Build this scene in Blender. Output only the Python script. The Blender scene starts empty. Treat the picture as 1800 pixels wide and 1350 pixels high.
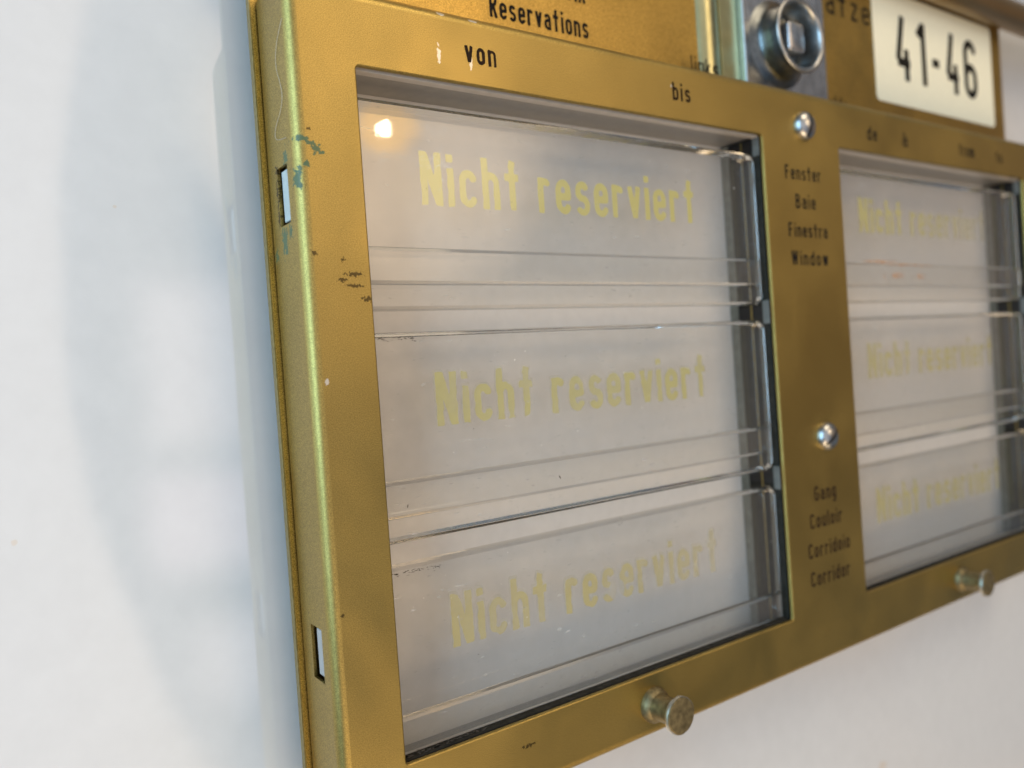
import bpy, bmesh, math, random
import numpy as np
from mathutils import Vector, Matrix, noise as mnoise
from mathutils.geometry import tessellate_polygon

random.seed(7)
S = 0.001                      # everything is measured in millimetres: u right, v up, w towards the viewer
def V(u, v, w): return Vector((u*S, -w*S, v*S))
scene = bpy.context.scene
col = scene.collection

# ------------------------------------------------------------------ camera
cam_d = bpy.data.cameras.new('camera'); cam = bpy.data.objects.new('camera', cam_d); col.objects.link(cam)
def rodrigues(r):
    r = np.array(r); th = np.linalg.norm(r); k = r/th
    K = np.array([[0,-k[2],k[1]],[k[2],0,-k[0]],[-k[1],k[0],0]])
    return np.eye(3)+np.sin(th)*K+(1-np.cos(th))*K@K
R = rodrigues([-0.005612234613149728, -0.6037759079103616, -0.07243353205022118])
t = np.array([-24.729819386252494, -50.51732668822721, 127.36547388047927])
FPX = 1413.57
C = -R.T@t                                       # in (u, -v, -w)
A = np.array([[1,0,0],[0,0,-1],[0,-1,0]])        # (u,-v,-w) -> blender : x=u, y=-w, z=v
A = np.array([[1,0,0],[0,0,1],[0,-1,0]])
right, down, fwd = A@R[0], A@R[1], A@R[2]
M = Matrix(((right[0],-down[0],-fwd[0],0),(right[1],-down[1],-fwd[1],0),(right[2],-down[2],-fwd[2],0),(0,0,0,1)))
M.translation = Vector(A@C)*S
cam.matrix_world = M
cam_d.sensor_fit = 'HORIZONTAL'; cam_d.sensor_width = 36; cam_d.lens = FPX/1800*36
cam_d.clip_start = 0.005; cam_d.clip_end = 50
cam_d.dof.use_dof = True; cam_d.dof.focus_distance = 0.136; cam_d.dof.aperture_fstop = 13.5
scene.camera = cam

# ------------------------------------------------------------------ world: the dim room around the sign
world = bpy.data.worlds.new('World'); scene.world = world; world.use_nodes = True
nt = world.node_tree; nt.nodes.clear()
def N(tree, kind, **kw):
    n = tree.nodes.new(kind)
    for k, v in kw.items(): setattr(n, k, v)
    return n
def L(tree, a, b): tree.links.new(a, b)
wo = N(nt,'ShaderNodeOutputWorld'); bg = N(nt,'ShaderNodeBackground'); tc = N(nt,'ShaderNodeTexCoord')
L(nt, bg.outputs[0], wo.inputs[0])
def wmath(op, a, b=None, clamp=False):
    n = N(nt,'ShaderNodeMath', operation=op); n.use_clamp = clamp
    for i, x in enumerate((a, b)):
        if x is None: continue
        if isinstance(x, (int, float)): n.inputs[i].default_value = x
        else: L(nt, x, n.inputs[i])
    return n.outputs[0]
def wramp(x, a, b):
    n = N(nt,'ShaderNodeMapRange'); n.interpolation_type = 'SMOOTHSTEP'
    L(nt, x, n.inputs[0]); n.inputs[1].default_value = a; n.inputs[2].default_value = b
    return n.outputs[0]
def wmix(f, a, b):
    n = N(nt,'ShaderNodeMix', data_type='RGBA')
    if isinstance(f,(int,float)): n.inputs[0].default_value=f
    else: L(nt, f, n.inputs[0])
    for i, x in ((6,a),(7,b)):
        if isinstance(x, tuple): n.inputs[i].default_value = (*x,1)
        else: L(nt, x, n.inputs[i])
    return n.outputs[2]
sep = N(nt,'ShaderNodeSeparateXYZ'); L(nt, tc.outputs['Generated'], sep.inputs[0])
X, Y, Z = sep.outputs
warp = N(nt,'ShaderNodeTexNoise'); warp.inputs['Scale'].default_value = 2.2; warp.inputs['Detail'].default_value = 1.0
L(nt, tc.outputs['Generated'], warp.inputs['Vector'])
wv = wmath('SUBTRACT', warp.outputs[0], 0.5)
FLOOR = (0.30,0.24,0.17); CEIL = (0.75,0.78,0.80); LEFT = (0.55,0.76,1.0)
base = wmix(wramp(Z,-0.55,0.55), FLOOR, CEIL)
base = wmix(wramp(wmath('MULTIPLY',X,-1.0),-0.15,0.75), base, LEFT)
base = wmix(wramp(Z,-0.45,-0.8), base, (2.0,1.6,1.1))
# warm and cool noise patches, added for soft reflections in the cards
pn = N(nt,'ShaderNodeTexNoise'); pn.inputs['Scale'].default_value = 3.0; pn.inputs['Detail'].default_value = 1.5
L(nt, tc.outputs['Generated'], pn.inputs['Vector'])
base = wmix(wramp(pn.outputs[0],0.52,0.66), base, (0.92,0.72,0.60))
pn2 = N(nt,'ShaderNodeTexNoise'); pn2.inputs['Scale'].default_value = 2.6; pn2.inputs['Detail'].default_value = 1.5
mp = N(nt,'ShaderNodeMapping'); mp.inputs['Location'].default_value = (3.1,5.2,1.7)
L(nt, tc.outputs['Generated'], mp.inputs[0]); L(nt, mp.outputs[0], pn2.inputs['Vector'])
base = wmix(wramp(pn2.outputs[0],0.54,0.64), base, (0.40,0.48,0.56))
# cool shape added so its reflection mimics blue shade on the wall; white window panes
def blob(cx, cz, rx, rz, soft, base, colr, wq=0.25):
    dx = wmath('DIVIDE', wmath('SUBTRACT', X, cx), rx); dz = wmath('DIVIDE', wmath('SUBTRACT', wmath('ADD', Z, wmath('MULTIPLY', wv, wq)), cz), rz)
    d = wmath('SQRT', wmath('ADD', wmath('POWER', wmath('ABSOLUTE',dx), 2.0), wmath('POWER', wmath('ABSOLUTE',dz), 2.0)))
    m = wramp(d, 1.0+soft, 1.0-soft)
    m = wmath('MULTIPLY', m, wramp(wmath('MULTIPLY',Y,-1.0), 0.2, 0.5))
    return wmix(m, base, colr)
side = wmath('MULTIPLY', wramp(X,0.42,0.75), wramp(wmath('MULTIPLY',Y,-1.0),0.05,0.3))
base = wmix(side, base, (0.15,0.125,0.09))
pm = wmath('MULTIPLY', wramp(pn.outputs[0],0.47,0.60), wramp(X,0.35,0.55)); base = wmix(wmath('MULTIPLY',pm,0.9), base, (0.95,0.70,0.58))
pm2 = wmath('MULTIPLY', wramp(pn2.outputs[0],0.50,0.60), wramp(X,0.35,0.55)); base = wmix(wmath('MULTIPLY',pm2,0.9), base, (0.42,0.62,0.85))
front = wmath('MULTIPLY', wramp(wmath('MULTIPLY',Y,-1.0), 0.75, 0.98), wramp(X,0.40,0.14)); base = wmix(front, base, (3.0,2.9,3.0))
base = blob(0.26, 0.08, 0.160, 0.52, 0.045, base, (0.0,0.55,1.15), 0.15)
def pane(x0,x1,z0,z1,base,colr,s=0.03):
    m = wmath('MULTIPLY', wmath('MULTIPLY', wramp(X,x0-s,x0+s), wramp(X,x1+s,x1-s)), wmath('MULTIPLY', wramp(Z,z0-s,z0+s), wramp(Z,z1+s,z1-s)))
    m = wmath('MULTIPLY', m, wramp(wmath('MULTIPLY',Y,-1.0), 0.2, 0.5))
    return wmix(m, base, colr)
glow_d = N(nt,'ShaderNodeVectorMath', operation='DOT_PRODUCT'); L(nt, tc.outputs['Generated'], glow_d.inputs[0]); glow_d.inputs[1].default_value=(0.434,-0.851,0.296)
gl1 = wramp(glow_d.outputs['Value'],0.972,1.0); base = wmix(gl1, base, (18,13.6,9.2))  # warm glow added around the lamp for the gold's highlight and orange halo
gl2 = wramp(glow_d.outputs['Value'],0.9993,0.9999); base = wmix(gl2, base, (34,20,6))
base = pane(0.175,0.29,-0.06,0.13,base,(3.0,3.0,3.5))
base = pane(0.20,0.29,-0.34,-0.26,base,(2.6,2.7,3.2))
base = pane(0.165,0.29,-0.20,-0.09,base,(3.2,3.0,3.7))
L(nt, base, bg.inputs['Color']); bg.inputs['Strength'].default_value = 0.26

# ------------------------------------------------------------------ lamps
def aim(o, target):
    o.rotation_euler = (Vector(target)-o.location).to_track_quat('-Z','Y').to_euler()
def area(name, loc, target, sx, sy, power, colr):
    d = bpy.data.lights.new(name,'AREA'); d.shape='RECTANGLE'; d.size=sx; d.size_y=sy; d.energy=power; d.color=colr
    o = bpy.data.objects.new(name,d); col.objects.link(o); o.location=loc; aim(o,target); return o
ld = bpy.data.lights.new('warm_room_lamp','POINT'); ld.energy = 0.5; ld.color=(1.0,0.80,0.56); ld.shadow_soft_size=0.007
lamp = bpy.data.objects.new('warm_room_lamp', ld); col.objects.link(lamp)
lamp.location = Vector((0.0062,0.003,-0.0081)) + Vector((0.434,-0.851,0.296))*1.25
area('daylight_window', (-0.75,-0.34,0.12), (-0.03,0,-0.05), 0.6, 0.8, 8.2, (0.41,0.72,1.0))
area('frontal_fill', (-0.5,-0.95,0.25), (0.05,0,-0.05), 0.7, 0.7, 0.6, (0.86,0.95,1.0))  # added frontal fill, brightens the cards and wall
area('warm_fill_below', (0.02,-0.66,-0.82), (0.12,0,-0.1), 0.7, 0.4, 5.0, (1.0,0.74,0.46))  # added warm fill from below for the lower right wall
area('warm_overhead_fill', (0.42,-0.92,1.15), (0.15,0,-0.08), 0.9, 0.6, 8.5, (1.0,0.82,0.58))  # no window: warm overhead area light added for diffuse light

scene.view_settings.view_transform='Standard'; scene.view_settings.look='None'
scene.view_settings.exposure=0; scene.view_settings.gamma=1
scene.render.engine='CYCLES'
scene.cycles.max_bounces = 14; scene.cycles.transparent_max_bounces = 24; scene.cycles.transmission_bounces = 10
scene.cycles.use_denoising = True

# ------------------------------------------------------------------ materials
def mat(name):
    m = bpy.data.materials.new(name); m.use_nodes = True
    return m, m.node_tree, m.node_tree.nodes['Principled BSDF']
def simple(name, c, rough=.5, metal=0, bump=0, scale=2000, var=0.0, spec=.5):
    m, t_, b = mat(name)
    b.inputs['Base Color'].default_value=(*c,1); b.inputs['Roughness'].default_value=rough; b.inputs['Metallic'].default_value=metal
    b.inputs['Specular IOR Level'].default_value=spec
    g = N(t_,'ShaderNodeTexCoord'); n = N(t_,'ShaderNodeTexNoise'); n.inputs['Scale'].default_value=scale; n.inputs['Detail'].default_value=3
    L(t_, g.outputs['Object'], n.inputs['Vector'])
    if var:
        mr = N(t_,'ShaderNodeMapRange'); mr.inputs[1].default_value=.3; mr.inputs[2].default_value=.7; mr.inputs[3].default_value=1-var; mr.inputs[4].default_value=1+var
        L(t_, n.outputs[0], mr.inputs[0])
        mx = N(t_,'ShaderNodeVectorMath', operation='SCALE'); mx.inputs[0].default_value=c; L(t_, mr.outputs[0], mx.inputs['Scale'])
        L(t_, mx.outputs[0], b.inputs['Base Color'])
    if bump:
        bp = N(t_,'ShaderNodeBump'); bp.inputs['Strength'].default_value=bump; bp.inputs['Distance'].default_value=0.0001
        L(t_, n.outputs[0], bp.inputs['Height']); L(t_, bp.outputs[0], b.inputs['Normal'])
    return m

def spot_mask(t_, coord, spots, jag=900, amt=0.9):
    """1 inside noise-edged ellipses; spots in mm: (u, v, w, ru, rv, rw)"""
    nz = N(t_,'ShaderNodeTexNoise'); nz.inputs['Scale'].default_value=jag; nz.inputs['Detail'].default_value=4
    L(t_, coord, nz.inputs['Vector'])
    total = None
    for (u,v,w,ru,rv,rw) in spots:
        sub = N(t_,'ShaderNodeVectorMath', operation='SUBTRACT'); L(t_, coord, sub.inputs[0]); sub.inputs[1].default_value = V(u,v,w)
        mul = N(t_,'ShaderNodeVectorMath', operation='MULTIPLY'); L(t_, sub.outputs[0], mul.inputs[0]); mul.inputs[1].default_value=(1/(ru*S),1/(rw*S),1/(rv*S))
        ln = N(t_,'ShaderNodeVectorMath', operation='LENGTH'); L(t_, mul.outputs[0], ln.inputs[0])
        inv = N(t_,'ShaderNodeMath', operation='SUBTRACT'); inv.inputs[0].default_value=1.0; L(t_, ln.outputs['Value'], inv.inputs[1])
        if total is None: total = inv.outputs[0]
        else:
            mx = N(t_,'ShaderNodeMath', operation='MAXIMUM'); L(t_, total, mx.inputs[0]); L(t_, inv.outputs[0], mx.inputs[1]); total = mx.outputs[0]
    a = N(t_,'ShaderNodeMath', operation='MULTIPLY_ADD'); L(t_, nz.outputs[0], a.inputs[0]); a.inputs[1].default_value=amt*2; a.inputs[2].default_value=-amt
    s = N(t_,'ShaderNodeMath', operation='ADD'); L(t_, total, s.inputs[0]); L(t_, a.outputs[0], s.inputs[1])
    r = N(t_,'ShaderNodeMapRange'); r.inputs[1].default_value=0.0; r.inputs[2].default_value=0.12; L(t_, s.outputs[0], r.inputs[0])
    return r.outputs[0]

def gold(name, c=(0.60,0.40,0.115), rough=.47, marks=False):
    m, t_, b = mat(name)
    g = N(t_,'ShaderNodeTexCoord'); co = g.outputs['Object']
    n = N(t_,'ShaderNodeTexNoise'); n.inputs['Scale'].default_value=7500; n.inputs['Detail'].default_value=2
    n2 = N(t_,'ShaderNodeTexNoise'); n2.inputs['Scale'].default_value=70; n2.inputs['Detail'].default_value=4
    L(t_, co, n.inputs['Vector']); L(t_, co, n2.inputs['Vector'])
    mr = N(t_,'ShaderNodeMapRange'); mr.inputs[1].default_value=.3; mr.inputs[2].default_value=.7; mr.inputs[3].default_value=.52; mr.inputs[4].default_value=1.48
    L(t_, n.outputs[0], mr.inputs[0])
    mr2 = N(t_,'ShaderNodeMapRange'); mr2.inputs[1].default_value=.3; mr2.inputs[2].default_value=.7; mr2.inputs[3].default_value=.94; mr2.inputs[4].default_value=1.06
    L(t_, n2.outputs[0], mr2.inputs[0])
    mm = N(t_,'ShaderNodeMath', operation='MULTIPLY'); L(t_, mr.outputs[0], mm.inputs[0]); L(t_, mr2.outputs[0], mm.inputs[1])
    sc = N(t_,'ShaderNodeVectorMath', operation='SCALE'); sc.inputs[0].default_value=c; L(t_, mm.outputs[0], sc.inputs['Scale'])
    colr = sc.outputs[0]
    b.inputs['Metallic'].default_value=.96; b.inputs['Roughness'].default_value=rough
    ro=N(t_,'ShaderNodeMapRange'); ro.inputs[1].default_value=.35; ro.inputs[2].default_value=.65; ro.inputs[3].default_value=rough-.045; ro.inputs[4].default_value=rough+.045
    n3=N(t_,'ShaderNodeTexNoise'); n3.inputs['Scale'].default_value=45; n3.inputs['Detail'].default_value=6; n3.inputs['Distortion'].default_value=.8; L(t_,co,n3.inputs['Vector']); L(t_,n3.outputs[0],ro.inputs[0]); L(t_,ro.outputs[0],b.inputs['Roughness'])
    bp = N(t_,'ShaderNodeBump'); bp.inputs['Strength'].default_value=.35; bp.inputs['Distance'].default_value=0.00004
    L(t_, n.outputs[0], bp.inputs['Height']); L(t_, bp.outputs[0], b.inputs['Normal'])
    if marks:
        def over(colr, spots, c2, jag, amt):
            mk = spot_mask(t_, co, spots, jag, amt)
            mx = N(t_,'ShaderNodeMix', data_type='RGBA'); sc_=N(t_,'ShaderNodeMath', operation='MULTIPLY'); L(t_, mk, sc_.inputs[0]); sc_.inputs[1].default_value=.82; L(t_, sc_.outputs[0], mx.inputs[0]); L(t_, colr, mx.inputs[6]); mx.inputs[7].default_value=(*c2,1)
            return mx.outputs[2], mk
        colr, mk = over(colr, GREEN, (0.012,0.085,0.045), 1700, 2.0)
        md = N(t_,'ShaderNodeMath', operation='MULTIPLY_ADD'); L(t_, mk, md.inputs[0]); md.inputs[1].default_value=-.96; md.inputs[2].default_value=.96
        L(t_, md.outputs[0], b.inputs['Metallic'])
        colr, _ = over(colr, DARK, (0.05,0.035,0.02), 2400, 2.4)
        colr, _ = over(colr, PALE, (0.75,0.74,0.70), 1600, 1.6)
    L(t_, colr, b.inputs['Base Color'])
    return m
GREEN = [(-9.7,-12.5,0,1.1,.4,3),(-8.6,-13.1,0,.7,.4,3),(-7.7,-13.9,0,.75,.8,3),(-6.9,-14.5,0,.5,.4,3),(-9.3,-16.4,0,.4,.5,3),(-10.6,-18.6,-.5,.7,1.5,1.3),
         (-11,-14.6,-4.4,1,1.4,.8),(-11,-27.2,-7.2,1,2.2,1.1),(-11,-25.9,-4.4,1,.9,.7),(-11,-28.8,-11.4,1,.8,.9)]
DARK = [(-4.5,-30.9,0,.35,.35,3),(-9.1,-30.1,0,.4,.35,3),(-2.9,-33.2,0,1.3,.35,3),(-4.8,-34.1,0,.7,.3,3),(-3.0,-35.0,0,1.5,.25,3),(-.9,-37.1,0,.7,.45,3),(-8.9,-85.8,0,.35,.25,3),(23.9,-116.6,0,1.3,.3,3),
        (-11,-15.4,-8.9,1,.7,.5),(-11,-19,-9,1,2.2,.4),(-11,-23,-9.1,1,1.6,.4),(-8.6,-11,0,.3,.25,3)]
PALE = [(-8.6,-49.8,0,.3,.6,3),(15.4,4.3,0,.35,1.5,3),(21.8,4.2,0,.3,1.5,3),(16.4,11.4,0,.8,.4,3),(23,11.4,0,.9,.25,3),(71.2,6.9,0,.25,.25,3)]
M_gold = gold('gold_lacquered_metal', (0.40,0.285,0.085), .41, marks=True)
M_gold2 = gold('gold_lacquered_back_metal', (0.45,0.295,0.075), .36)
M_goldedge = simple('bare_brass_edge', (0.30,0.235,0.09), .4, .9, .2, 1500, .2)
M_glare = simple('olive_glare_metal', (0.44,0.42,0.23), .30, .95, .15, 300, .1)  # olive of the glare put into the metal's colour
M_rail = simple('dark_bronze_rail', (0.30,0.19,0.07), .35, .85, .1, 900, .1)
M_steel = simple('galvanised_steel', (0.50,0.50,0.51), .27, .92, .25, 350, .22)
M_steel_dark = simple('oiled_dark_steel', (0.15,0.16,0.16), .28, .9, .2, 600, .2)
M_screw = simple('nickel_screw', (0.45,0.455,0.45), .3, 1.0, .12, 900, .1)
M_knob = simple('worn_bronze_knob', (0.20,0.155,0.075), .5, .75, .5, 900, .35)
M_rim = simple('worn_bare_rim', (0.48,0.45,0.38), .35, .9, .5, 900, .2)
M_back = simple('pale_grey_backing', (0.57,0.55,0.535), .8, 0, .05, 400, .03, spec=.2)
M_tray = simple('grey_plastic_tray', (0.22,0.21,0.20), .35, 0, .08, 500, .06)
M_lip = simple('light_grey_plastic_lip', (0.40,0.37,0.345), .3, 0, .08, 500, .06)
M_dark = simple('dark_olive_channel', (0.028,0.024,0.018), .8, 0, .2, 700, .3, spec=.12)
M_mid = simple('smoked_clear_plastic', (0.17,0.155,0.12), .7, 0, .1, 500, .2, spec=.2)
M_stop = simple('grey_translucent_plastic', (0.14,0.13,0.11), .6, 0, .1, 500, .2)
M_black = simple('slot_shade_black', (0.006,0.005,0.005), .4)
M_ink = simple('black_ink', (0.010,0.008,0.006), .8, spec=.15)
M_brownink = simple('brown_black_ink', (0.022,0.011,0.005), .8, 0, 0, 1500, .3, spec=.15)
M_label = simple('cream_sticker', (0.86,0.81,0.62), .45, 0, .05, 600, .02)
M_tab = simple('pale_green_white_tab', (0.50,0.53,0.50), .5, 0, .1, 900, .1)
M_grime = simple('grime', (0.05,0.04,0.03), .8, 0, .5, 900, .4)
M_hair = simple('pale_fibre', (0.55,0.50,0.42), .6)

def acrylic_face():
    m = bpy.data.materials.new('clear_acrylic_face'); m.use_nodes=True; t_=m.node_tree; t_.nodes.clear()
    o=N(t_,'ShaderNodeOutputMaterial'); tr=N(t_,'ShaderNodeBsdfTransparent'); gl=N(t_,'ShaderNodeBsdfGlossy'); fr=N(t_,'ShaderNodeFresnel'); mx=N(t_,'ShaderNodeMixShader')
    tr.inputs[0].default_value=(.985,.983,.975,1); gl.inputs['Roughness'].default_value=.022; ge=N(t_,'ShaderNodeNewGeometry'); io=N(t_,'ShaderNodeMapRange'); io.inputs[3].default_value=1.49; io.inputs[4].default_value=1/1.49; L(t_,ge.outputs['Backfacing'],io.inputs[0]); L(t_,io.outputs[0],fr.inputs[0])
    g=N(t_,'ShaderNodeTexCoord'); n=N(t_,'ShaderNodeTexNoise'); n.inputs['Scale'].default_value=55; n.inputs['Detail'].default_value=2; L(t_,g.outputs['Object'],n.inputs['Vector'])
    bp=N(t_,'ShaderNodeBump'); bp.inputs['Strength'].default_value=.25; bp.inputs['Distance'].default_value=.0004; L(t_,n.outputs[0],bp.inputs['Height'])
    L(t_,bp.outputs[0],gl.inputs['Normal'])
    # scuffs and dust: thin milky specks and streaks
    st=N(t_,'ShaderNodeMapping'); st.inputs['Scale'].default_value=(.28,1,1); L(t_,g.outputs['Object'],st.inputs[0])
    vo=N(t_,'ShaderNodeTexNoise'); vo.inputs['Scale'].default_value=1500; vo.inputs['Detail'].default_value=2; L(t_,st.outputs[0],vo.inputs['Vector'])
    r=N(t_,'ShaderNodeMapRange'); r.inputs[1].default_value=.70; r.inputs[2].default_value=.80; r.inputs[3].default_value=.025; r.inputs[4].default_value=.30; L(t_,vo.outputs[0],r.inputs[0])
    df=N(t_,'ShaderNodeBsdfDiffuse'); df.inputs[0].default_value=(.75,.73,.70,1)
    mx0=N(t_,'ShaderNodeMixShader'); L(t_,r.outputs[0],mx0.inputs[0]); L(t_,tr.outputs[0],mx0.inputs[1]); L(t_,df.outputs[0],mx0.inputs[2])
    L(t_,fr.outputs[0],mx.inputs[0]); L(t_,mx0.outputs[0],mx.inputs[1]); L(t_,gl.outputs[0],mx.inputs[2]); L(t_,mx.outputs[0],o.inputs[0])
    return m
def acrylic_edge():
    m,t_,b = mat('darkened_acrylic_edge')
    b.inputs['Base Color'].default_value=(.60,.59,.57,1); b.inputs['Roughness'].default_value=.06; b.inputs['IOR'].default_value=1.49  # grey put into the tint, for the dark that edges would refract
    b.inputs['Transmission Weight'].default_value=1.0
    return m
M_acr, M_acre = acrylic_face(), acrylic_edge()
def print_mat(name, c, lo, hi, scale, seed, fade=None):
    m = bpy.data.materials.new(name); m.use_nodes=True; t_=m.node_tree; b=t_.nodes['Principled BSDF']
    b.inputs['Base Color'].default_value=(*c,1); b.inputs['Roughness'].default_value=.5
    g=N(t_,'ShaderNodeTexCoord'); mp=N(t_,'ShaderNodeMapping'); mp.inputs['Location'].default_value=(seed,seed*.7,seed*1.3); n=N(t_,'ShaderNodeTexNoise')
    n.inputs['Scale'].default_value=scale; n.inputs['Detail'].default_value=4; L(t_,g.outputs['Object'],mp.inputs[0]); L(t_,mp.outputs[0],n.inputs['Vector'])
    r=N(t_,'ShaderNodeMapRange'); r.inputs[1].default_value=.36; r.inputs[2].default_value=.62; r.inputs[3].default_value=lo; r.inputs[4].default_value=hi
    L(t_,n.outputs[0],r.inputs[0]); out=r.outputs[0]
    if fade:
        sx=N(t_,'ShaderNodeSeparateXYZ'); L(t_,g.outputs['Object'],sx.inputs[0]); fr=N(t_,'ShaderNodeMapRange'); L(t_,sx.outputs[0],fr.inputs[0])
        fr.inputs[1].default_value=fade[0]*S; fr.inputs[2].default_value=fade[1]*S; fr.inputs[3].default_value=1; fr.inputs[4].default_value=fade[2]
        mu=N(t_,'ShaderNodeMath',operation='MULTIPLY'); L(t_,out,mu.inputs[0]); L(t_,fr.outputs[0],mu.inputs[1]); out=mu.outputs[0]
    L(t_,out,b.inputs['Alpha'])
    return m
M_print1 = print_mat('yellow_print', (0.56,0.51,0.17), .95, 1.0, 400, 0)
M_print2 = print_mat('faded_yellow_print', (0.50,0.46,0.17), .62, .88, 150, 3)
M_print3 = print_mat('worn_yellow_print', (0.48,0.42,0.17), .60, .88, 150, 8, (52,86,.30))
M_print4 = print_mat('blurred_yellow_print', (0.48,0.44,0.16), .58, .80, 120, 11)
M_print5 = print_mat('reflection_faded_yellow_print', (0.52,0.48,0.17), .75, .92, 120, 4, (165,212,.25))  # alpha falls to the right in place of a reflection over the print
M_halo = print_mat('print_halo', (0.55,0.50,0.25), .10, .20, 200, 5)

def wall_mat():
    m,t_,b = mat('glossy_white_laminate')
    g=N(t_,'ShaderNodeTexCoord'); n=N(t_,'ShaderNodeTexNoise'); n.inputs['Scale'].default_value=14; n.inputs['Detail'].default_value=3; L(t_,g.outputs['Object'],n.inputs['Vector'])
    b.inputs['Base Color'].default_value=(.70,.70,.705,1); b.inputs['Roughness'].default_value=.5
    b.inputs['Coat Weight'].default_value=1.0; b.inputs['Coat IOR'].default_value=2.3; b.inputs['Coat Roughness'].default_value=.07
    mk=spot_mask(t_,g.outputs['Object'],[(165,-176,-21,2.2,1.6,3),(-50,-70,-21,.5,.5,3),(-33,-20,-21,.35,.3,3)],900,1.2)
    n2=N(t_,'ShaderNodeTexNoise'); n2.inputs['Scale'].default_value=260; n2.inputs['Detail'].default_value=5; L(t_,g.outputs['Object'],n2.inputs['Vector'])
    mr=N(t_,'ShaderNodeMapRange'); mr.inputs[1].default_value=.3; mr.inputs[2].default_value=.7; mr.inputs[3].default_value=.98; mr.inputs[4].default_value=1.02; L(t_,n2.outputs[0],mr.inputs[0])
    sc=N(t_,'ShaderNodeVectorMath',operation='SCALE'); sc.inputs[0].default_value=(.67,.675,.685); L(t_,mr.outputs[0],sc.inputs['Scale'])
    mf=N(t_,'ShaderNodeMath',operation='MULTIPLY'); mf.inputs[1].default_value=.3; L(t_,mk,mf.inputs[0])
    mx=N(t_,'ShaderNodeMix',data_type='RGBA'); L(t_,mf.outputs[0],mx.inputs[0]); L(t_,sc.outputs[0],mx.inputs[6]); mx.inputs[7].default_value=(.62,.42,.20,1); L(t_,mx.outputs[2],b.inputs['Base Color'])
    rr=N(t_,'ShaderNodeMapRange'); rr.inputs[1].default_value=.35; rr.inputs[2].default_value=.65; rr.inputs[3].default_value=.04; rr.inputs[4].default_value=.07; L(t_,n2.outputs[0],rr.inputs[0]); L(t_,rr.outputs[0],b.inputs['Coat Roughness'])
    bp=N(t_,'ShaderNodeBump'); bp.inputs['Strength'].default_value=.35; bp.inputs['Distance'].default_value=.0006; L(t_,n.outputs[0],bp.inputs['Height'])
    L(t_,bp.outputs[0],b.inputs['Coat Normal'])
    return m
M_wall = wall_mat()

# ------------------------------------------------------------------ mesh helpers
def link(name, bm, mats, parent=None, smooth=False, label=None):
    me = bpy.data.meshes.new(name); bm.to_mesh(me); bm.free()
    o = bpy.data.objects.new(name, me); col.objects.link(o)
    for m in (mats if isinstance(mats,(list,tuple)) else [mats]): me.materials.append(m)
    if smooth:
        for p in me.polygons: p.use_smooth = True
    if parent: o.parent = parent
    if label: o['label'] = label
    return o
def thing(name, label, cat, group=None):
    o = bpy.data.objects.new(name, None); o.empty_display_size=.01; col.objects.link(o)
    o['label']=label; o['category']=cat
    if group: o['group']=group
    return o
def rrect(u0,u1,v0,v1,r,n=6):
    pts=[]
    for cx,cy,a0 in ((u1-r,v1-r,0),(u0+r,v1-r,90),(u0+r,v0+r,180),(u1-r,v0+r,270)):
        for i in range(n+1):
            a=math.radians(a0+90*i/n); pts.append((cx+r*math.cos(a),cy+r*math.sin(a)))
    return pts                                   # counter-clockwise
def loft(bm, rings, mi=0, close=True):
    """rings: list of lists of BMVert, quads between"""
    for a,b in zip(rings,rings[1:]):
        n=len(a)
        for i in range(n if close else n-1):
            j=(i+1)%n
            f=bm.faces.new((a[i],a[j],b[j],b[i])); f.material_index=mi
def slab(bm,u0,u1,v0,v1,w0,w1,r=.3,bev=.15,n=5,mi_side=0,mi_cap=0,back=True):
    """rounded slab from w0 (back) to w1 (front)"""
    def ring(off,w): return [bm.verts.new(V(u,v,w)) for u,v in rrect(u0+off,u1-off,v0+off,v1-off,max(r-off,.02),n)]
    rs=[]
    if back: rs.append(ring(bev,w0))
    rs.append(ring(0,w0+(bev if back else 0)))
    rs.append(ring(0,w1-bev)); rs.append(ring(bev*.3,w1-bev*.3)); rs.append(ring(bev,w1))
    loft(bm,rs,mi_side)
    f=bm.faces.new(rs[-1]); f.material_index=mi_cap
    if back:
        f=bm.faces.new(rs[0][::-1]); f.material_index=mi_cap
def box(bm,u0,u1,v0,v1,w0,w1,mi=0): 
    vs=[bm.verts.new(V(u,v,w)) for w in (w0,w1) for u,v in ((u0,v0),(u1,v0),(u1,v1),(u0,v1))]
    for q in ((3,2,1,0),(4,5,6,7),(0,1,5,4),(1,2,6,5),(2,3,7,6),(3,0,4,7)):
        f=bm.faces.new([vs[i] for i in q]); f.material_index=mi
def lathe(bm,cu,cv,prof,n=40,mi=0,squash=None):
    """profile [(r,w)] from the back to the front, closed at the front centre when r==0"""
    rings=[]
    for r,w in prof:
        rings.append([bm.verts.new(V(cu+max(r,.001)*math.cos(2*math.pi*i/n),cv+max(r,.001)*math.sin(2*math.pi*i/n),w)) for i in range(n)])
    loft(bm,rings,mi); f=bm.faces.new(rings[-1]); f.material_index=mi
def smooth_angle(o, ang=35):
    for p in o.data.polygons: p.use_smooth=True
    o.data.set_sharp_from_angle(angle=math.radians(ang)) if hasattr(o.data,'set_sharp_from_angle') else None

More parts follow.
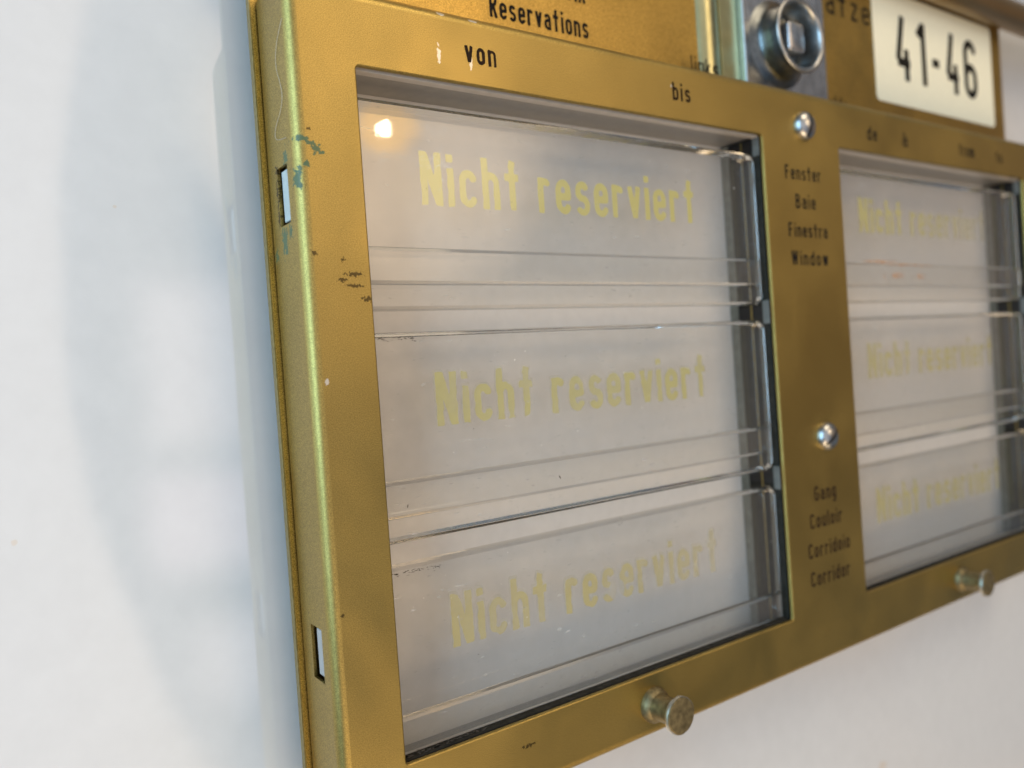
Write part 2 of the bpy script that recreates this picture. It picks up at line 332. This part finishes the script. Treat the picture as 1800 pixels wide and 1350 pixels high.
# ------------------------------------------------------------------ stroke lettering (narrow signage alphabet)
XH=.73
def arc(cx,cy,rx,ry,a0,a1,n=10):
    return [(cx+rx*math.cos(math.radians(a0+(a1-a0)*i/n)),cy+ry*math.sin(math.radians(a0+(a1-a0)*i/n))) for i in range(n+1)]
def glyph(ch,s):
    """polylines (centre lines) and width; s = half stroke"""
    lo=s; xh=XH-s; cp=1-s; r=.15; W=2*r
    stad=lambda y0,y1,x0=0,rr=r: arc(x0+rr,y1-rr,rr,rr,0,180)+arc(x0+rr,y0+rr,rr,rr,180,360)+[(x0+2*rr,y1-rr)]
    arch=lambda x0=0,rr=r: [(x0,xh-rr)]+arc(x0+rr,xh-rr,rr,rr,180,0)+[(x0+2*rr,0)]
    g={}
    if ch==' ': return [],.22
    if ch=='N': return [[(0,0),(0,1)],[(.02,.97),(.34,.03)],[(.36,0),(.36,1)]],.36
    if ch=='i': return [[(0,0),(0,XH)],[(0,.84),(0,.99)]],0
    if ch=='l': return [[(0,0),(0,1)]],0
    if ch=='c': return [arc(r,xh-r,r,r,10,180)+arc(r,lo+r,r,r,180,350)],W
    if ch=='h': return [[(0,0),(0,1)],arch()],W
    if ch=='n': return [[(0,0),(0,XH)],arch()],W
    if ch=='m': return [[(0,0),(0,XH)],arch(0,.12),arch(.24,.12)],.48
    if ch=='u': return [[(W,0),(W,XH)],[(0,XH),(0,lo+r)]+arc(r,lo+r,r,r,180,360)],W
    if ch=='t': return [[(.14,0),(.14,.88)],[(.125,.84),(.175,.99)],[(-s*.9,.72-s*.75),(.28+s*.6,.72-s*.75)]],.28
    if ch=='r': return [[(0,0),(0,XH)],[(0,xh-r)]+arc(.13,xh-.15,.13,.15,180,35)],.23
    if ch=='e': return [[(0,.37),(W,.37),(W,xh-r)]+arc(r,xh-r,r,r,0,180)+arc(r,lo+r,r,r,180,345)],W
    if ch=='s':
        q=(xh-lo)/4; return [arc(r,xh-q,r*.95,q,20,270)+arc(r,lo+q,r*.95,q,90,-160)],W
    if ch=='v': return [[(0,XH),(.15,.03)],[(.15,.03),(.30,XH)]],.30
    if ch=='w': return [[(0,XH),(.11,.03)],[(.11,.03),(.22,XH)],[(.22,XH),(.33,.03)],[(.33,.03),(.44,XH)]],.44
    if ch=='W': return [[(0,1),(.13,.03)],[(.13,.03),(.26,1)],[(.26,1),(.39,.03)],[(.39,.03),(.52,1)]],.52
    if ch=='o': return [stad(lo,xh)],W
    if ch=='b': return [[(0,0),(0,1)],stad(lo,xh)],W
    if ch=='d': return [[(W,0),(W,1)],stad(lo,xh)],W
    if ch=='p': return [[(0,-.25),(0,XH)],stad(lo,xh)],W
    if ch=='g': return [stad(lo,xh),[(W,XH),(W,-.12)]+arc(r,-.1,r,.12,0,-140)],W
    if ch in 'aäà':
        q=(.43-lo)/2
        p=[arc(r,xh-r*.95,r,r*.95,155,0)+[(W,0)],[(W,.43)]+[(r,.43)]+arc(q,lo+q,q,q,90,270)+[(W,lo)]]
        if ch=='ä': p+=[[(.05,.84),(.05,.98)],[(.25,.84),(.25,.98)]]
        if ch=='à': p+=[[(.06,1.0),(.2,.84)]]
        return p,W
    if ch=='k': return [[(0,0),(0,1)],[(.02,.26),(.28,XH)],[(.1,.42),(.3,0)]],.30
    if ch=='z': return [[(0,xh),(W,xh)],[(W-.01,xh),(.01,lo)],[(0,lo),(W,lo)]],W
    if ch=='f': return [[(.1,0),(.1,cp-.1)]+arc(.22,cp-.12,.12,.12,180,80),[(0,.70),(.24,.70)]],.24
    if ch=='F': return [[(0,0),(0,1)],[(0,cp),(.32,cp)],[(0,.53),(.27,.53)]],.32
    if ch=='P': return [[(0,0),(0,1)],[(0,cp),(.16,cp)]+arc(.16,.74-s/2,.17,cp-.74+s/2,90,-90)+[(0,.48)]],.33
    if ch=='B': return [[(0,0),(0,1)],[(0,cp),(.15,cp)]+arc(.15,.755,.16,cp-.755,90,-90)+[(0,.51)],[(.15,.51)]+arc(.15,(.51+lo)/2,.18,(.51-lo)/2,90,-90)+[(0,lo)]],.33
    if ch=='R': return [[(0,0),(0,1)],[(0,cp),(.15,cp)]+arc(.15,.735,.17,cp-.735,90,-90)+[(0,.53-s/2)],[(.16,.5),(.33,0)]],.33
    if ch=='C': return [arc(.17,cp-.17,.17,.17,5,180)+arc(.17,lo+.17,.17,.17,180,355)],.34
    if ch=='G': return [arc(.17,cp-.17,.17,.17,5,180)+arc(.17,lo+.17,.17,.17,180,360)+[(.34,.47),(.2,.47)]],.34
    if ch=='4': return [[(.20,1),(.02,.30)],[(.0,.28),(.40,.28)],[(.29,0),(.29,.50)]],.40
    if ch=='1': return [[(.18,0),(.18,1)],[(.17,.95),(.0,.78)]],.18
    if ch=='6': return [arc(.17,cp-.17,.17,.17,8,180)+arc(.17,lo+.17,.17,.17,180,360)+arc(.17,.60-s-.17,.17,.17,0,175)],.34
    if ch=='-': return [[(0,.42),(.24,.42)]],.24
    raise KeyError(ch)

def seg_dist(P,poly,s):
    """signed distance to a thick polyline with butt ends and round joints"""
    best=np.full(P.shape[:2],9.0)
    for a,b in zip(poly,poly[1:]):
        a=np.array(a);b=np.array(b);L_=np.linalg.norm(b-a)
        if L_<1e-6: continue
        d=(b-a)/L_; q=P-(a+b)/2
        x=np.abs(q@d)-L_/2; y=np.abs(q@np.array([-d[1],d[0]]))-s
        o=np.hypot(np.maximum(x,0),np.maximum(y,0))+np.minimum(np.maximum(x,y),0)
        best=np.minimum(best,o)
    for c in poly[1:-1]:
        best=np.minimum(best,np.linalg.norm(P-np.array(c),axis=2)-s)
    return best
def text_mesh(name,text,u0,u1,vb,cap,w,stroke,mats,parent,gap=.17,label=None,wear=0.0,grow=0.0,cell=None,slope=0.0,drop=None):
    s=stroke/2; pen=0; parts=[]
    for ch in text:
        pl,wd=glyph(ch,s); parts.append((pl,pen,wd)); pen+=wd+gap+2*s*(ch!=' ')
    total=pen-gap-2*s
    su=(u1-u0-2*s*cap)/max(total,1e-3)*1.0           # mm per unit across
    bm=bmesh.new()
    cell=cell or stroke/5
    for gi,(pl,px,wd) in enumerate(parts):
        if not pl: continue
        pad=s+cell*2+grow
        # work in units where x is stretched so the stroke keeps its width
        k=su/cap
        xs=np.arange(-pad, wd*k+pad+cell, cell); ys=np.arange(-.28 if text[gi] in 'gp' else -pad, 1+pad+cell, cell)
        Pg=np.stack(np.meshgrid(xs,ys),axis=2)
        D=np.full(Pg.shape[:2],9.0)
        for p in pl:
            D=np.minimum(D,seg_dist(Pg,[(x*k,y) for x,y in p],s))
        D=D-grow
        if wear:
            for iy in range(D.shape[0]):
                for ix in range(D.shape[1]):
                    p=Vector(((Pg[iy,ix,0]+px*k)*cap*.55,Pg[iy,ix,1]*cap*.55,vb*.37))
                    D[iy,ix]+=wear*max(0,mnoise.noise(p)-.05)+wear*.25*mnoise.noise(p*5)
        if drop:
            for (du,dv,dr) in drop:
                uu=u0+s*cap+(Pg[:,:,0]+px*k)*cap; vv=vb+Pg[:,:,1]*cap
                D=np.maximum(D,(dr-np.hypot((uu-du),(vv-dv)))/cap)
        cache={}
        def vert(key,x,y):
            if key not in cache:
                uu=u0+s*cap+(x+px*k)*cap
                cache[key]=bm.verts.new(V(uu,vb+y*cap+slope*(uu-u0),w))
            return cache[key]
        ny,nx=D.shape
        for iy in range(ny-1):
            for ix in range(nx-1):
                c=[(ix,iy),(ix+1,iy),(ix+1,iy+1),(ix,iy+1)]
                d=[D[j,i] for i,j in c]
                if min(d)>=0: continue
                poly=[]
                for q in range(4):
                    a,b=c[q],c[(q+1)%4]; da,db=d[q],d[(q+1)%4]
                    if da<0: poly.append(vert(a,xs[a[0]],ys[a[1]]))
                    if (da<0)!=(db<0):
                        f=da/(da-db); key=(min(a,b),max(a,b))
                        poly.append(vert(key,xs[a[0]]+(xs[b[0]]-xs[a[0]])*f,ys[a[1]]+(ys[b[1]]-ys[a[1]])*f))
                if len(poly)>=3:
                    try: bm.faces.new(poly)
                    except ValueError: pass
    return link(name,bm,mats,parent,label=label)

# ------------------------------------------------------------------ the wall behind
bm=bmesh.new()
vs=[bm.verts.new(V(u,v,-21)) for u,v in ((-900,-900),(1400,-900),(1400,900),(-900,900))]; bm.faces.new(vs)
wl=link('wall',bm,M_wall); wl['kind']='structure'

# ------------------------------------------------------------------ the sign
HW=112.03; TOP=12.04; BOT=-124.54; UL=-10.99; U2=129.62; UE=229.62; UR=240.6
sign=thing('reservation_sign','gold metal seat reservation sign with two card windows on the white wall','sign')

# front frame: folded sheet with two openings and two side slots
bm=bmesh.new()
SL=[(-24.6,-15.4),(-97.0,-88.4)]           # slots in v, between w -8.6 and -4.0
rc=1.8
def outline(off):
    r=max(rc-off,.05); pts=[]
    u0,u1,v0,v1=UL+off,UR-off,BOT+off,TOP-off
    for cx,cy,a0 in ((u1-r,v1-r,0),(u0+r,v1-r,90),(u0+r,v0+r,180),(u1-r,v0+r,270)):
        for i in range(7):
            a=math.radians(a0+15*i); pts.append((cx+r*math.cos(a),cy+r*math.sin(a)))
        if a0==90:
            for v in sorted([x for p in SL for x in p],reverse=True): pts.append((u0,v))
    return pts
prof=[(0,-12.6),(0,-8.6),(0,-4.0),(0,-2.0)]+[(1.8*(1-math.cos(math.radians(a))),-1.8+1.8*math.sin(math.radians(a))) for a in range(10,91,10)]
rings=[[bm.verts.new(V(u,v+(2.2*min(1,-w/8) if u<-8 and v>5 else 0),w)) for u,v in outline(off)] for off,w in prof]
loft(bm,rings)
# cut the two slots out of the left flange (ring 1-2)
kill=[]
for f in bm.faces:
    cc=f.calc_center_median(); u,v,w=cc.x/S,cc.z/S,-cc.y/S
    if abs(u-UL)<.01 and -8.6<w<-4.0 and any(a<v<b for a,b in SL): kill.append(f)
slot_edges=[e for f in kill for e in f.edges]
bmesh.ops.delete(bm,geom=kill,context='FACES_ONLY')
ex=bmesh.ops.extrude_edge_only(bm,edges=list({e for e in slot_edges if e.is_valid}))
for vv in [g for g in ex['geom'] if isinstance(g,bmesh.types.BMVert)]: vv.co.x+=.5*S
outer=rings[-1]
edges=[]
def edge(a,b): 
    e=bm.edges.get((a,b)); return e or bm.edges.new((a,b))
for i in range(len(outer)): edges.append(edge(outer[i],outer[(i+1)%len(outer)]))
holes=[]
for u0,u1 in ((0,100),(U2,UE)):
    pts=rrect(u0,u1,-HW,0,.7,4)
    h=[bm.verts.new(V(u,v,0)) for u,v in rrect(u0-.25,u1+.25,-HW-.25,.25,.9,4)]
    for i in range(len(h)): edges.append(edge(h[i],h[(i+1)%len(h)]))
    holes.append((h,u0,u1))
bmesh.ops.triangle_fill(bm,use_beauty=True,use_dissolve=False,edges=edges,normal=(0,-1,0))
for h,u0,u1 in holes:
    h2=[bm.verts.new(V(u,v,-.09)) for u,v in rrect(u0-.07,u1+.07,-HW-.07,.07,.8,4)]
    h3=[bm.verts.new(V(u,v,-.3)) for u,v in rrect(u0,u1,-HW,0,.7,4)]
    h4=[bm.verts.new(V(u,v,-.75)) for u,v in rrect(u0,u1,-HW,0,.7,4)]
    loft(bm,[h[::-1],h2[::-1],h3[::-1],h4[::-1]])
bmesh.ops.recalc_face_normals(bm,faces=bm.faces)
frame=link('front_frame',bm,[M_gold],sign); smooth_angle(frame,28)
for p in frame.data.polygons:
    if abs(p.normal.y)>.9999: p.use_smooth=False
# tabs seen inside the side slots
for (a,b),off in zip(SL,(0,.6)):
    bm=bmesh.new(); slab(bm,UL+.45,UL+1.2,a+.6,b-.5,-7.9+off,-5.0,.2,.1); link('tab',bm,M_tab if off==0 else M_lip,sign)
    bm=bmesh.new(); box(bm,UL+1.9,UL+2.4,a-1,b+1,-10,-2); link('slot_dark',bm,M_black,sign)  # black sheet behind the slot, standing for the dark inside

# back plate
bm=bmesh.new(); slab(bm,UL-.9,249.5,BOT-1.2,190,-14.2,-13,.8,.12); bp=link('back_plate',bm,M_gold2,sign)
bm=bmesh.new(); slab(bm,UL-1.15,UL-.9,BOT-1,189.5,-14.3,-12.9,.05,.03,n=2); link('plate_edge',bm,M_goldedge,sign)

# recess behind each window: backing panel, tray walls, side channel
for (u0,u1) in ((0,100),(U2,UE)):
    bm=bmesh.new(); box(bm,u0-7,u1+.6,-HW-6,1.6,-12.9,-12.4); link('backing_panel',bm,M_back,sign)
    bm=bmesh.new(); box(bm,u0-7,u1+.6,.25,1.4,-12.35,-2.9); box(bm,u0-7,u1+.6,-HW-4,-HW-3,-12.35,-1.2); box(bm,u0-8.2,u0-7.05,-HW-4,1.4,-12.35,-1.2)
    link('tray',bm,M_tray,sign)
    bm=bmesh.new(); slab(bm,u0-7,u1-.1,-.3,1.1,-3.0,-1.25,.1,.08,n=2); link('tray_lip',bm,M_lip,sign)
    # right-hand channel
    bm=bmesh.new(); box(bm,u1-.1,u1+.55,-HW-3,0,-12.3,-10.2); box(bm,u1-.25,u1-.12,-HW-3,-.3,-12.3,-11.4); link('channel_back',bm,M_mid,sign)
    bm=bmesh.new(); box(bm,u1+.1,u1+.55,-HW-3,0,-10.1,-1.3); link('channel',bm,M_dark,sign)
    bm=bmesh.new(); box(bm,u1-.05,u1+.02,-HW-3,-.4,-6.5,-6.05); link('brass_sliver',bm,M_goldedge,sign)
    for a,b in ((-2.9,-.2),(-41.9,-39.0),(-80.4,-77.6)):
        bm=bmesh.new(); box(bm,u1-.02,u1+.05,a,b,-10.0,-6.7); box(bm,u1-.02,u1+.05,a,b,-5.9,-3.0)  # black plates standing for the dark of the openings
        link('hole_shade',bm,M_black,sign)
    for a,b in ((-4.4,-.25),(-43.2,-37.8),(-81.8,-76.4)):
        bm=bmesh.new(); slab(bm,u1-.2,u1+.05,a,b,-2.95,-1.15,.1,.05)
        link('stop_block',bm,M_stop,sign)
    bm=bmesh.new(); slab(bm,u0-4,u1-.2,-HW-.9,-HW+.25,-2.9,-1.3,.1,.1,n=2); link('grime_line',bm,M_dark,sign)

# screws
def screw(u,v,ang,flat):
    bm=bmesh.new(); prof=[(3.5,.02),(3.45,.35)]+[(3.4*math.cos(math.radians(a)),.4+1.9*math.sin(math.radians(a))) for a in range(8,90,8)]+[(0,2.3)]
    lathe(bm,u,v,prof,36)
    for f in bm.faces: f.smooth=True
    o=link('screw',bm,M_screw,sign)
    # slot: black strip laid on the dome, standing for the groove's shade
    bm=bmesh.new(); ca,sa=math.cos(ang),math.sin(ang); top=[];bot=[]
    rr=[];
    for i in range(17):
        x=-3.0+6.0*i/16; 
        h=.4+1.9*math.sqrt(max(0,1-(x/3.4)**2))+.03
        row=[]
        for y,dz in ((-.34,0),(-.22,-.0),(.22,0),(.34,0)):
            row.append(bm.verts.new(V(u+x*ca-y*sa,v+x*sa+y*ca,h+dz)))
        rr.append(row)
    for a,b in zip(rr,rr[1:]):
        for k in range(3): bm.faces.new((a[k],b[k],b[k+1],a[k+1]))
    link('screw_slot_shade',bm,M_black,o)
screw(115.6,3.6,math.radians(78),0); screw(116.8,-71.1,math.radians(38),0)
# knobs
for u,v in ((54.6,-118.3),(176.2,-118.1)):
    bm=bmesh.new()
    lathe(bm,u,v,[(3.6,.02),(3.5,.7),(3.2,1.2),(2.7,1.6),(2.55,3.0),(2.55,5.6),(2.8,6.1),(3.4,6.4)],36); ring=[]
    for vert_ in bm.verts:
        n_=mnoise.noise(vert_.co*600)*.00012; vert_.co.x+=n_; vert_.co.z+=n_
    k=link('knob',bm,M_knob,sign); smooth_angle(k,40)
    bm=bmesh.new(); lathe(bm,u,v,[(3.3,6.42),(3.62,6.5),(3.68,6.9),(3.6,7.25)],40)
    for vert_ in bm.verts:
        n_=mnoise.noise(vert_.co*900)*.0001; vert_.co.x+=n_; vert_.co.z+=n_
    kr=link('knob_rim',bm,M_rim,k)
    bm=bmesh.new(); lathe(bm,u,v,[(3.5,7.2),(3.45,7.38),(3.3,7.44),(0,7.5)],40)
    for vert_ in bm.verts:
        n_=mnoise.noise(vert_.co*900)*.0001; vert_.co.x+=n_; vert_.co.z+=n_
    link('knob_cap',bm,M_knob,k)

# bracket with the square key socket
bm=bmesh.new(); slab(bm,110.2,143.5,5,95,-12.6,-11,.4,.25); br=link('lock_bracket',bm,M_steel,sign)
bm=bmesh.new(); slab(bm,109.6,110.15,14.5,95,-12.6,-10.8,.15,.2,n=4); link('edge_highlight',bm,M_screw,br)  # lighter metal strip added as the highlight on the bracket's edge
cu,cv=122.9,28.3
bm=bmesh.new(); lathe(bm,cu,cv,[(11.2,-10.98),(10.4,-10.5),(9.2,-10.1),(8.6,-9.2),(8.4,-7),(8.5,-5.2),(9.0,-4.5)],56)
for f in list(bm.faces):
    if len(f.verts)>4: bm.faces.remove(f)
so=link('socket',bm,M_steel_dark,br); smooth_angle(so,50)
bm=bmesh.new(); lathe(bm,cu,cv,[(9.0,-4.52),(9.35,-4.3),(9.4,-4.05),(9.1,-3.85),(8.6,-3.8),(8.2,-4.0),(8.0,-4.5),(7.9,-10.4)],56)
for f in list(bm.faces):
    if len(f.verts)>4: bm.faces.remove(f)
for vert_ in bm.verts:
    n_=mnoise.noise(vert_.co*700)*.00018; vert_.co.x+=n_; vert_.co.y+=n_*.6
r_=link('socket_rim',bm,M_screw,so,smooth=True)
bm=bmesh.new(); lathe(bm,cu,cv,[(7.95,-10.5),(7.0,-10.2),(0,-10.2)],40); link('socket_floor',bm,M_steel_dark,so)
bm=bmesh.new(); slab(bm,cu-3.1,cu+3.3,cv-3.6,cv+3.7,-10.4,-5.3,.9,.5); pn_=link('square_pin',bm,M_steel,so); smooth_angle(pn_,50)

# rib and strip added for the olive glare beside the bracket
bm=bmesh.new()
cols=[]
for i in range(15):
    u=95+i*.55; h=-12.95+1.5*math.sin(math.pi*i/14)**.7
    cols.append([bm.verts.new(V(u,v,h)) for v in (8,68)])
for a,b in zip(cols,cols[1:]): bm.faces.new((a[0],b[0],b[1],a[1]))
link('glare_rib',bm,M_glare,sign,smooth=True)
bm=bmesh.new(); slab(bm,103.0,109.5,8,68,-12.95,-12.5,.1,.1,n=2); link('glare_strip',bm,M_glare,sign)

# rail across the top
bm=bmesh.new()
prof=[]
for i in range(20):
    a=2*math.pi*i/20; prof.append((58.6+4.9*math.cos(a), -8.2+4.2*math.sin(a)))
ra=[bm.verts.new(V(60,v,w)) for v,w in prof]; rb=[bm.verts.new(V(330,v,w)) for v,w in prof]
loft(bm,[ra,rb]); bm.faces.new(ra); bm.faces.new(rb[::-1]); bmesh.ops.recalc_face_normals(bm,faces=bm.faces)
link('top_rail',bm,M_rail,sign,smooth=True)

# sticker and its number
bm=bmesh.new(); slab(bm,170.6,242.2,21.5,55.2,-12.98,-12.85,1.6,.05); lab=link('number_sticker',bm,M_label,sign)
text_mesh('number','41-46',181.6,231.3,29.2,19.4,-12.80,.135,M_ink,lab,gap=.16)

# lettering on the metal
def word(t_,u0,u1,vb,cap=3.85,w=.03,stroke=.15,m=M_ink,**k): return text_mesh('lettering',t_,u0,u1,vb,cap,w,stroke,m,sign,**k)
word('von',20.6,27.2,3.75,4.1,m=M_brownink,stroke=.155,wear=.05); word('bis',71.4,76.8,4.05,3.8,stroke=.155,m=M_brownink)
word('Fenster',107.4,121.2,-9.5,3.4); word('Baie',110.7,118.5,-16.3,3.5); word('Finestra',107.4,122.5,-23.1,3.4); word('Window',107.8,122.2,-29.8,3.5)
word('Gang',110.7,119.3,-86.1,3.6,m=M_brownink); word('Couloir',108.4,121.2,-92.5,3.6,m=M_brownink); word('Corridoio',107.1,123.7,-99.4,3.6,m=M_brownink); word('Corridor',107.4,123.1,-106.1,3.6,m=M_brownink)
word('de',142.6,147.1,3.25,3.7); word('à',159.1,161.8,3.25,3.7); word('from',189.6,198.5,3.7,3.6); word('to',212.1,216.0,3.65,3.5)
word('Reservations',35.5,60.9,19.65,4.6,-12.96,.145); word('Prenotazioni',35.8,60.5,27.05,4.6,-12.96,.145)
word('links',90.4,99.9,16.5,4.1,-11.3,.12); word('rechts',143.6,155.2,15.6,4.1,-12.96,.145); word('Plätze',139.0,169.4,42.4,7.2,-12.96,.125)

# a fibre clinging to the left flange
pts=[(-11.15,3.5,-1.2),(-11.2,1.2,-4.5),(-11.2,-2.5,-5.5),(-11.25,-5,-4.0),(-11.2,-7.5,-3.2),(-11.2,-9.5,-4.5),(-11.2,-11,-7.2),(-11.2,-12.6,-8.2),(-11.2,-13.6,-6.5),(-11.2,-14.0,-3.0)]
pts=[(-11.12,p[1]+2.2,p[2]) for p in pts]
cu_=bpy.data.curves.new('fibre','CURVE'); cu_.dimensions='3D'; sp=cu_.splines.new('NURBS'); sp.points.add(len(pts)-1)
for p,q in zip(sp.points,pts): p.co=(*V(*q),1)
sp.use_endpoint_u=True; sp.order_u=3; cu_.bevel_depth=.035*S; cu_.bevel_resolution=1; cu_.resolution_u=8
fo=bpy.data.objects.new('tmp',cu_); col.objects.link(fo)
dg=bpy.context.evaluated_depsgraph_get(); me=bpy.data.meshes.new_from_object(fo.evaluated_get(dg)); bpy.data.objects.remove(fo)
hr=bpy.data.objects.new('fibre',me); me.materials.clear(); me.materials.append(M_hair); col.objects.link(hr)
hr['label']='fine pale curled hair clinging to the upper left side of the gold frame'; hr['category']='hair'

# ------------------------------------------------------------------ the six clear cards
def card(u0,top,label,bright,seed,drop=None):
    t_=thing('reservation_card',label,'card','clear reservation cards in the windows')
    L0,R0=u0-6.5,u0+99.6; bot=top-34.9
    bm=bmesh.new(); slab(bm,L0,R0,bot,top,-4.9,-2.3,2.4,.75,n=8,mi_side=1,mi_cap=0); link('clear_plate',bm,[M_acr,M_acre],t_)
    bm=bmesh.new(); slab(bm,L0+.3,R0-1.2,top-30.7,top-24.4,-2.28,-1.45,.8,.7,n=3,mi_side=1,mi_cap=0,back=False); link('grip_ridge',bm,[M_acr,M_acre],t_)
    pos=lambda a,b,v: (-55.33+(a+55.33)*1.0162,-55.33+(b+55.33)*1.0162,-50.08+(v+50.08)*1.0162)
    m={1:M_print1,2:M_print2,3:M_print3}[bright]
    if seed>2: m=M_print5 if seed==3 else M_print4
    vb={1:-16.9,2:-16.3,3:-16.1}[bright]
    text_mesh('print','Nicht reserviert',*pos(u0+11.8,u0+79.3,top+vb),9.40,-4.95,{1:.152,2:.155,3:.155}[bright],m,t_,gap=.155,wear={1:.025,2:.045,3:.05}[bright],cell=.026,drop=drop)
    if bright>1:
        text_mesh('print_ghost','Nicht reserviert',*pos(u0+11.95,u0+79.6,top+vb+.15),9.40,-5.35,.155,M_halo,t_,gap=.155,wear=.05,grow=.03,cell=.04)  # faint offset copy of the print, painted as its doubled reflection
    return t_
B=[(-3.9,1),(-42.3,2),(-80.7,3)]
card(0,-3.9,'topmost clear card in the left window, its Nicht reserviert print bold and crisp yellow',1,0)
card(0,-42.3,'middle clear card in the left window, faded yellow Nicht reserviert, under the crisp one',2,1)
card(0,-80.7,'lowest clear card in the left window, yellow print worn away in the s of reserviert',3,2,drop=[(51.2,-95.4,2.1)])
card(U2,-3.9,'topmost clear card in the right window, with orange rust specks on its ridge',2,3)
card(U2,-42.3,'middle clear card in the right window, blurred pale yellow print',2,4)
card(U2,-80.7,'lowest clear card in the right window, beside the words Gang and Couloir',3,5)

# ------------------------------------------------------------------ dust, scratches and rust on the cards
M_rust = print_mat('rust_stain', (0.48,0.20,0.05), .0, .62, 900, 2)
M_dust = simple('pale_dust', (0.8,0.78,0.74), .6); M_dirt = simple('dark_dirt', (0.06,0.05,0.04), .7)
def flecks(bm, rng, spots):
    for u,v,ru,rv,w,ang in spots:
        n=7; vs=[]
        for i in range(n):
            a=2*math.pi*i/n; k=rng.uniform(.6,1.15); x=ru*k*math.cos(a); y=rv*k*math.sin(a)
            vs.append(bm.verts.new(V(u+x*math.cos(ang)-y*math.sin(ang), v+x*math.sin(ang)+y*math.cos(ang), w)))
        bm.faces.new(vs)
cards=[o for o in bpy.data.objects if o.name.startswith('reservation_card')]
cards.sort(key=lambda o:o.name)
tops=[(0,-3.9),(0,-42.3),(0,-80.7),(U2,-3.9),(U2,-42.3),(U2,-80.7)]
for k,(c_,(u0,top)) in enumerate(zip(cards,tops)):
    rng=random.Random(40+k); sp=[]; sd=[]
    for _ in range(22):
        z=rng.uniform(.03,.11); sp.append((u0+rng.uniform(2,97),top-rng.uniform(1,23.5),z*rng.uniform(1,2.2),z,-2.26,rng.uniform(0,3)))
    for _ in range(5):
        z=rng.uniform(.05,.12); sd.append((u0+rng.uniform(2,95),top-rng.uniform(1,23.5),z,z*1.6,-2.25,rng.uniform(0,3)))
    if k==0:
        for _ in range(26): sp.append((rng.uniform(4,17),-13.2+rng.gauss(0,1.5),rng.uniform(.5,1.6),.025,-2.255,rng.uniform(-.5,1.2)))
        for _ in range(30): sp.append((rng.uniform(11,22),rng.uniform(-8.8,-7.4),.02,rng.uniform(.25,.7),-2.255,rng.uniform(-.15,.15)))
        for _ in range(8): sp.append((rng.uniform(15,30),rng.uniform(-22,-18),rng.uniform(.5,1.2),.02,-2.255,rng.uniform(.3,1)))
    if k==1:
        for _ in range(26): sd.append((rng.uniform(1,9),-43.2-abs(rng.gauss(0,.35)),rng.uniform(.08,.4),rng.uniform(.03,.08),-2.25,rng.uniform(-.3,.3)))
        sd+=[(36,-70.4,.16,.45,-1.4,.4),(4.2,-71.0,.12,.4,-1.4,-.4)]
    if k==2:
        for _ in range(34): sd.append((rng.uniform(1,10),-81.7-abs(rng.gauss(0,.4)),rng.uniform(.1,.5),rng.uniform(.03,.09),-2.25,rng.uniform(-.3,.3)))
    bm=bmesh.new(); flecks(bm,rng,sp); o=link('dust',bm,M_dust,c_); o['kind']='stuff'
    bm=bmesh.new(); flecks(bm,rng,sd); o=link('dirt',bm,M_dirt,c_); o['kind']='stuff'
bm=bmesh.new()
flecks(bm,random.Random(3),[(U2+19,-28.0,11,.55,-1.42,0),(U2+31,-28.6,14,.4,-1.41,0)])
link('rust_line',bm,M_rust,cards[3])
for u,ru in ((U2+19.5,1.2),(U2+26,3.2),(U2+38,3.0)):
    bm=bmesh.new(); flecks(bm,random.Random(int(u)),[(u,-31.6,ru,1.0,-1.4,0)]); link('rust_patch',bm,M_rust,cards[3])
# grime lying on the bottom edge of the left opening
bm=bmesh.new(); rng=random.Random(9)
flecks(bm,rng,[(rng.uniform(0,16)**1.0,-HW+.5+abs(rng.gauss(0,.25)),rng.uniform(.15,.6),rng.uniform(.06,.2),-1.12,rng.uniform(-.2,.2)) for _ in range(60)])
o=link('grime',bm,M_grime,sign); o['kind']='stuff'
